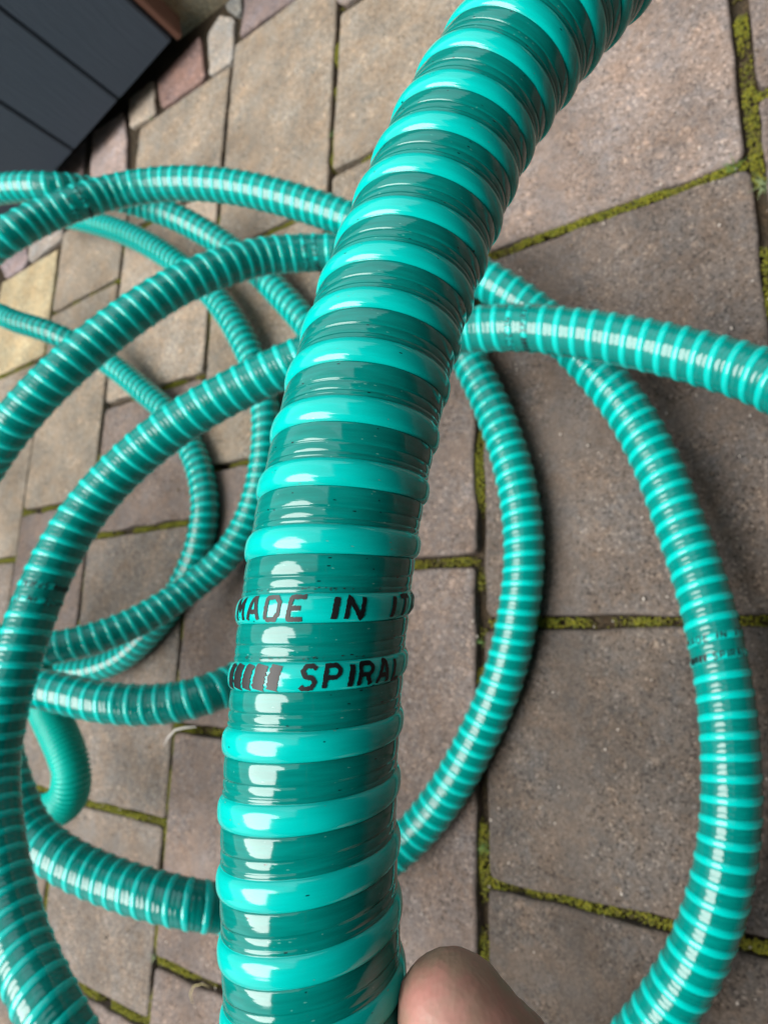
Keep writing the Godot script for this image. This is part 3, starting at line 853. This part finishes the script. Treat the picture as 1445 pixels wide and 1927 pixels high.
func hand() -> void:
	# a left hand round the hose below the lettering, thumb up its right side; joints in metres, from the thumb's tip outwards
	var right := Vector3(0.82018, -0.57164, -0.02311)
	var up := Vector3(0.10222, 0.18616, -0.97719)
	var back := Vector3(0.56290, 0.79910, 0.21112)
	var at := Vector3(-0.085, 0.42, 0.10)
	var rest := CAMERA_AT - at
	var J := func(x: float, y: float, z: float) -> Vector3: return rest + (right * x + up * y + back * z) * 0.001
	var thumb_tip: Vector3 = J.call(12.5, -90.0, -116.5)
	var thumb_mid: Vector3 = J.call(27, -110, -107)
	var thumb_base: Vector3 = J.call(42, -140, -100)
	var thenar: Vector3 = J.call(46, -172, -104)
	var palm_a: Vector3 = J.call(26, -126, -146)
	var palm_b: Vector3 = J.call(34, -190, -134)
	var wrist: Vector3 = J.call(52, -232, -108)
	var arm: Vector3 = J.call(74, -300, -78)
	var bones := [[thumb_tip, J.call(17.5, -98, -112), 0.0104, 0.0114], [J.call(17.5, -98, -112), thumb_mid, 0.0112, 0.0122], [thumb_mid, thumb_base, 0.0118, 0.0138], [thumb_base, thenar, 0.0135, 0.017], [thenar, wrist, 0.017, 0.021],
		[palm_a, palm_b, 0.0125, 0.0135], [J.call(30, -145, -142), thenar, 0.013, 0.016], [palm_b, wrist, 0.015, 0.021], [J.call(26, -126, -146), J.call(40, -200, -118), 0.012, 0.018], [wrist, arm, 0.0225, 0.027], [palm_a, thenar, 0.0115, 0.015]]
	var lengths := [1.0, 1.06, 1.0, 0.86]
	for k in 4:
		var y := -116.0 - 19.5 * k
		var dx := 0.09 * (-y - 118.0)
		var l: float = lengths[k]
		var knuckle: Vector3 = J.call(20.0 + dx, y, -147.0)
		var second: Vector3 = J.call(-12.0 - 7.0 * l + dx, y - 2.0, -150.0)
		var third: Vector3 = J.call(-33.0 - 3.0 * l + dx, y - 1.0, -131.0)
		var tip: Vector3 = J.call(-27.0 - 4.0 * l + dx, y + 2.0, -108.0)
		bones.append([knuckle, second, 0.0098, 0.0090])
		bones.append([second, third, 0.0090, 0.0082])
		bones.append([third, tip, 0.0082, 0.0070])
	var o := thing("person", "bare left hand gripping the printed hose at the bottom edge", "person", at)
	var s := Soup.new()
	nets(s, bones, 0.0032, 0.006)
	var n := 256
	var big := field(noise(FastNoiseLite.TYPE_SIMPLEX_SMOOTH, 0.02, 3, 91), n)
	var fine := field(cells(0.16, 92, false), n)
	var rgb := PackedByteArray()
	rgb.resize(n * n * 3)
	var pores := PackedByteArray()
	pores.resize(n * n)
	for k in n * n:
		var t := clampf((big[k] - 90) / 90.0, 0, 1)
		var c := Color(0.58, 0.475, 0.41).lerp(Color(0.66, 0.46, 0.42), t)
		rgb[k * 3] = int(c.r * 255.0)
		rgb[k * 3 + 1] = int(c.g * 255.0)
		rgb[k * 3 + 2] = int(c.b * 255.0)
		pores[k] = clampi(int(fine[k] * 0.5 + big[k] * 0.5), 0, 255)
	var skin := plain(Color.WHITE, 0.55)
	skin.albedo_texture = picture(n, rgb)
	skin.subsurf_scatter_enabled = true
	skin.subsurf_scatter_strength = 0.08
	skin.heightmap_enabled = true
	skin.heightmap_texture = grey(n, pores)
	skin.heightmap_scale = 0.02
	skin.uv1_triplanar = true
	skin.uv1_scale = Vector3.ONE * 24.0
	obj("hand", s.done(), skin, o)
	var cloth := Soup.new()
	nets(cloth, [[J.call(66, -272, -90), J.call(80, -318, -70), 0.036, 0.040], [J.call(80, -318, -70), J.call(120, -440, -20), 0.040, 0.050]], 0.006, 0.01)
	var knit := plain(Color(0.16, 0.18, 0.22), 0.95)
	obj("sleeve", cloth.done(), knit, o)

func phone() -> void:
	# the phone that takes the picture; the glossy hose mirrors its dark back
	var turn := Basis(Vector3(0.82018, -0.57164, -0.02311), Vector3(0.10222, 0.18616, -0.97719), Vector3(0.56290, 0.79910, 0.21112)).orthonormalized()
	var at := CAMERA_AT + turn * Vector3(0.022, -0.048, 0.011)
	var o := thing("phone", "dark phone held over the hose to photograph it", "phone", at)
	o.basis = turn
	obj("body", rounded_box(Vector3(0.072, 0.15, 0.008), 0.003), plain(Color(0.05, 0.05, 0.06), 0.4), o)
	var glass := Soup.new()
	box(glass, Vector3(0, 0, 0.0043), Vector3(0.066, 0.143, 0.0008))
	obj("screen", glass.done(), plain(Color(0.01, 0.01, 0.012), 0.08), o)

func nets(s: Soup, bones: Array, cell: float, blend: float) -> void:
	# the smooth union of tapered capsules, meshed as surface nets
	var lo := Vector3.INF
	var hi := -Vector3.INF
	for b in bones:
		for k in 2:
			var p: Vector3 = b[k]
			var m := Vector3.ONE * (float(b[2 + k]) + blend + cell * 2.0)
			lo = lo.min(p - m)
			hi = hi.max(p + m)
	var nx := int((hi.x - lo.x) / cell) + 2
	var ny := int((hi.y - lo.y) / cell) + 2
	var nz := int((hi.z - lo.z) / cell) + 2
	var d := PackedFloat32Array()
	d.resize(nx * ny * nz)
	d.fill(1.0)
	for b in bones:
		var a: Vector3 = b[0]
		var e: Vector3 = b[1]
		var ra: float = b[2]
		var rb: float = b[3]
		var ab := e - a
		var inv := 1.0 / maxf(ab.length_squared(), 1e-9)
		var reach := Vector3.ONE * (maxf(ra, rb) + blend * 1.5 + cell * 2.0)
		var c0 := (a.min(e) - reach - lo) / cell
		var c1 := (a.max(e) + reach - lo) / cell
		for z in range(maxi(0, int(c0.z)), mini(nz, int(c1.z) + 2)):
			for y in range(maxi(0, int(c0.y)), mini(ny, int(c1.y) + 2)):
				for x in range(maxi(0, int(c0.x)), mini(nx, int(c1.x) + 2)):
					var p := lo + Vector3(x, y, z) * cell
					var t := clampf((p - a).dot(ab) * inv, 0.0, 1.0)
					var v := p.distance_to(a + ab * t) - lerpf(ra, rb, t)
					var at := (z * ny + y) * nx + x
					var u := d[at]
					var h := maxf(blend - absf(u - v), 0.0) / blend
					d[at] = minf(u, v) - h * h * blend * 0.25
	var ids := {}
	for z in nz - 1:
		for y in ny - 1:
			for x in nx - 1:
				var at := (z * ny + y) * nx + x
				var sum := Vector3.ZERO
				var n := 0
				var c := [d[at], d[at + 1], d[at + nx], d[at + nx + 1], d[at + nx * ny], d[at + nx * ny + 1], d[at + nx * ny + nx], d[at + nx * ny + nx + 1]]
				var neg := 0
				for k in 8:
					if c[k] < 0.0:
						neg += 1
				if neg == 0 or neg == 8:
					continue
				for k in 8:
					for axis in 3:
						var bit := 1 << axis
						if k & bit:
							continue
						var v0: float = c[k]
						var v1: float = c[k | bit]
						if (v0 < 0.0) != (v1 < 0.0):
							var p := Vector3(k & 1, (k >> 1) & 1, (k >> 2) & 1)
							p[axis] += v0 / (v0 - v1)
							sum += p
							n += 1
				var g := Vector3(c[1] + c[3] + c[5] + c[7] - c[0] - c[2] - c[4] - c[6], c[2] + c[3] + c[6] + c[7] - c[0] - c[1] - c[4] - c[5], c[4] + c[5] + c[6] + c[7] - c[0] - c[1] - c[2] - c[3])
				ids[at] = s.add(lo + (Vector3(x, y, z) + sum / n) * cell, g.normalized())
	var strides := [1, nx, nx * ny]
	for at in ids:
		for axis in 3:
			var st: int = strides[axis]
			if at + st >= d.size() or (d[at] < 0.0) == (d[at + st] < 0.0):
				continue
			var u: int = strides[(axis + 1) % 3]
			var w: int = strides[(axis + 2) % 3]
			if ids.has(at - u) and ids.has(at - w) and ids.has(at - u - w):
				s.quad(ids[at], ids[at - u], ids[at - u - w], ids[at - w])

func small_things() -> void:
	grit()
	var blades := [
		["small tuft of grass at the top right corner of a paver", Vector2(-0.036, -0.400), 0.013, 26],
		["pale seedling tuft in the wide joint at the right edge", Vector2(-0.017, -0.374), 0.016, 22],
		["grass tuft in the joint right of the hose, low in the picture", Vector2(-0.2715, 0.162), 0.009, 22],
		["green tuft in the joint just left of the middle right coil", Vector2(-0.2715, -0.010), 0.008, 14],
		["tiny tuft at the joint crossing above the left arc", Vector2(-0.478, -0.655), 0.010, 22],
		["bright green tuft between the edging stones by the dark wall", Vector2(-0.898, -0.899), 0.010, 16],
		["pale sprig at the joint crossing near the lower left coil", Vector2(-0.694, 0.352), 0.008, 16],
	]
	for b in blades:
		var s := Soup.new()
		for k in int(b[3]):
			var a := rng.randf() * TAU
			var dir := Vector3(cos(a), 0, sin(a))
			var side := Vector3(-dir.z, 0, dir.x) * rng.randf_range(0.0003, 0.0006)
			var foot := Vector3(rng.randf_range(-1, 1), 0, rng.randf_range(-1, 1)) * 0.003
			var len: float = float(b[2]) * rng.randf_range(0.5, 1.1)
			var lean := rng.randf_range(0.4, 1.1)
			var prev := -1
			for j in 4:
				var t := j / 3.0
				var p := foot + dir * len * lean * t * t + Vector3.UP * len * (t - 0.35 * t * t * lean)
				var w := side * (1.0 - t * 0.92)
				var nn := (Vector3.UP + dir * 0.4).normalized()
				var i0 := s.add(p - w, nn)
				var i1 := s.add(p + w, nn)
				if prev >= 0:
					s.quad(prev, prev + 1, i1, i0)
				prev = i0
		var o := obj("grass_tuft", s.done(), plain(Color(0.30, 0.42, 0.18) if not b[0].begins_with("pale") else Color(0.45, 0.52, 0.36), 0.7))
		o.position = Vector3(b[1].x, -0.006, b[1].y)
		tag(o, b[0], "grass", "grass tufts in the paving joints")
	strand("pale_stalk", "bent whitish dry stalk lying under the lowest left coil", "stalk", [Vector3(-0.699, 0.004, 0.118), Vector3(-0.690, 0.006, 0.108), Vector3(-0.676, 0.008, 0.098), Vector3(-0.660, 0.006, 0.094), Vector3(-0.644, 0.003, 0.092)], 0.0013, Color(0.82, 0.80, 0.78))
	strand("plant_fibre", "thin curled straw fibre on the mossy joint beside the held hose", "straw", [Vector3(-0.615, 0.002, 0.374), Vector3(-0.613, 0.008, 0.362), Vector3(-0.606, 0.010, 0.352), Vector3(-0.597, 0.006, 0.349), Vector3(-0.590, 0.002, 0.352)], 0.0005, Color(0.75, 0.70, 0.50))

func grit() -> void:
	# loose grains swept along the joints and lying about the slabs
	var grain := Soup.new()
	box(grain, Vector3.ZERO, Vector3.ONE)
	var mat := plain(Color.WHITE, 0.9)
	mat.vertex_color_use_as_albedo = true
	var mesh := grain.done()
	mesh.surface_set_material(0, mat)
	var mm := MultiMesh.new()
	mm.transform_format = MultiMesh.TRANSFORM_3D
	mm.use_colors = true
	mm.mesh = mesh
	mm.instance_count = 2600
	for k in 2600:
		var size := rng.randf_range(0.0004, 0.0014) * (1.6 if rng.randf() < 0.04 else 1.0)
		var at := Vector3(rng.randf_range(-1.35, 0.15), 0.0005, rng.randf_range(-0.9, 0.45))
		var b := Basis(Vector3(rng.randf(), rng.randf(), rng.randf()).normalized(), rng.randf() * TAU)
		mm.set_instance_transform(k, Transform3D(b.scaled(Vector3(size, size * rng.randf_range(0.6, 1.0), size * rng.randf_range(0.7, 1.5))), at))
		var t := rng.randf()
		mm.set_instance_color(k, Color(0.50, 0.45, 0.40).lerp(Color(0.10, 0.08, 0.06), t * t * 1.0) if rng.randf() < 0.7 else Color(0.16, 0.12, 0.08))
	var o := MultiMeshInstance3D.new()
	o.name = "grit"
	o.multimesh = mm
	add_child(o, true)
	o.set_meta("kind", "stuff")
	tag(o, "loose sand grains and grit lying on the pavers", "grit")

func strand(called: String, label: String, category: String, pts: Array, r: float, colour: Color) -> void:
	var s := Soup.new()
	var prev := PackedInt32Array()
	for k in pts.size():
		var t: Vector3 = (pts[mini(k + 1, pts.size() - 1)] - pts[maxi(k - 1, 0)]).normalized()
		var a := t.cross(Vector3.UP).normalized()
		var b := a.cross(t)
		var row := PackedInt32Array()
		for j in 6:
			var n := a * cos(TAU * j / 6) + b * sin(TAU * j / 6)
			row.append(s.add(pts[k] + n * r * (1.0 if k > 0 and k < pts.size() - 1 else 0.4), n))
		if prev.size():
			for j in 6:
				s.quad(prev[j], prev[(j + 1) % 6], row[(j + 1) % 6], row[j])
		prev = row
	tag(obj(called, s.done(), plain(colour, 0.6)), label, category)
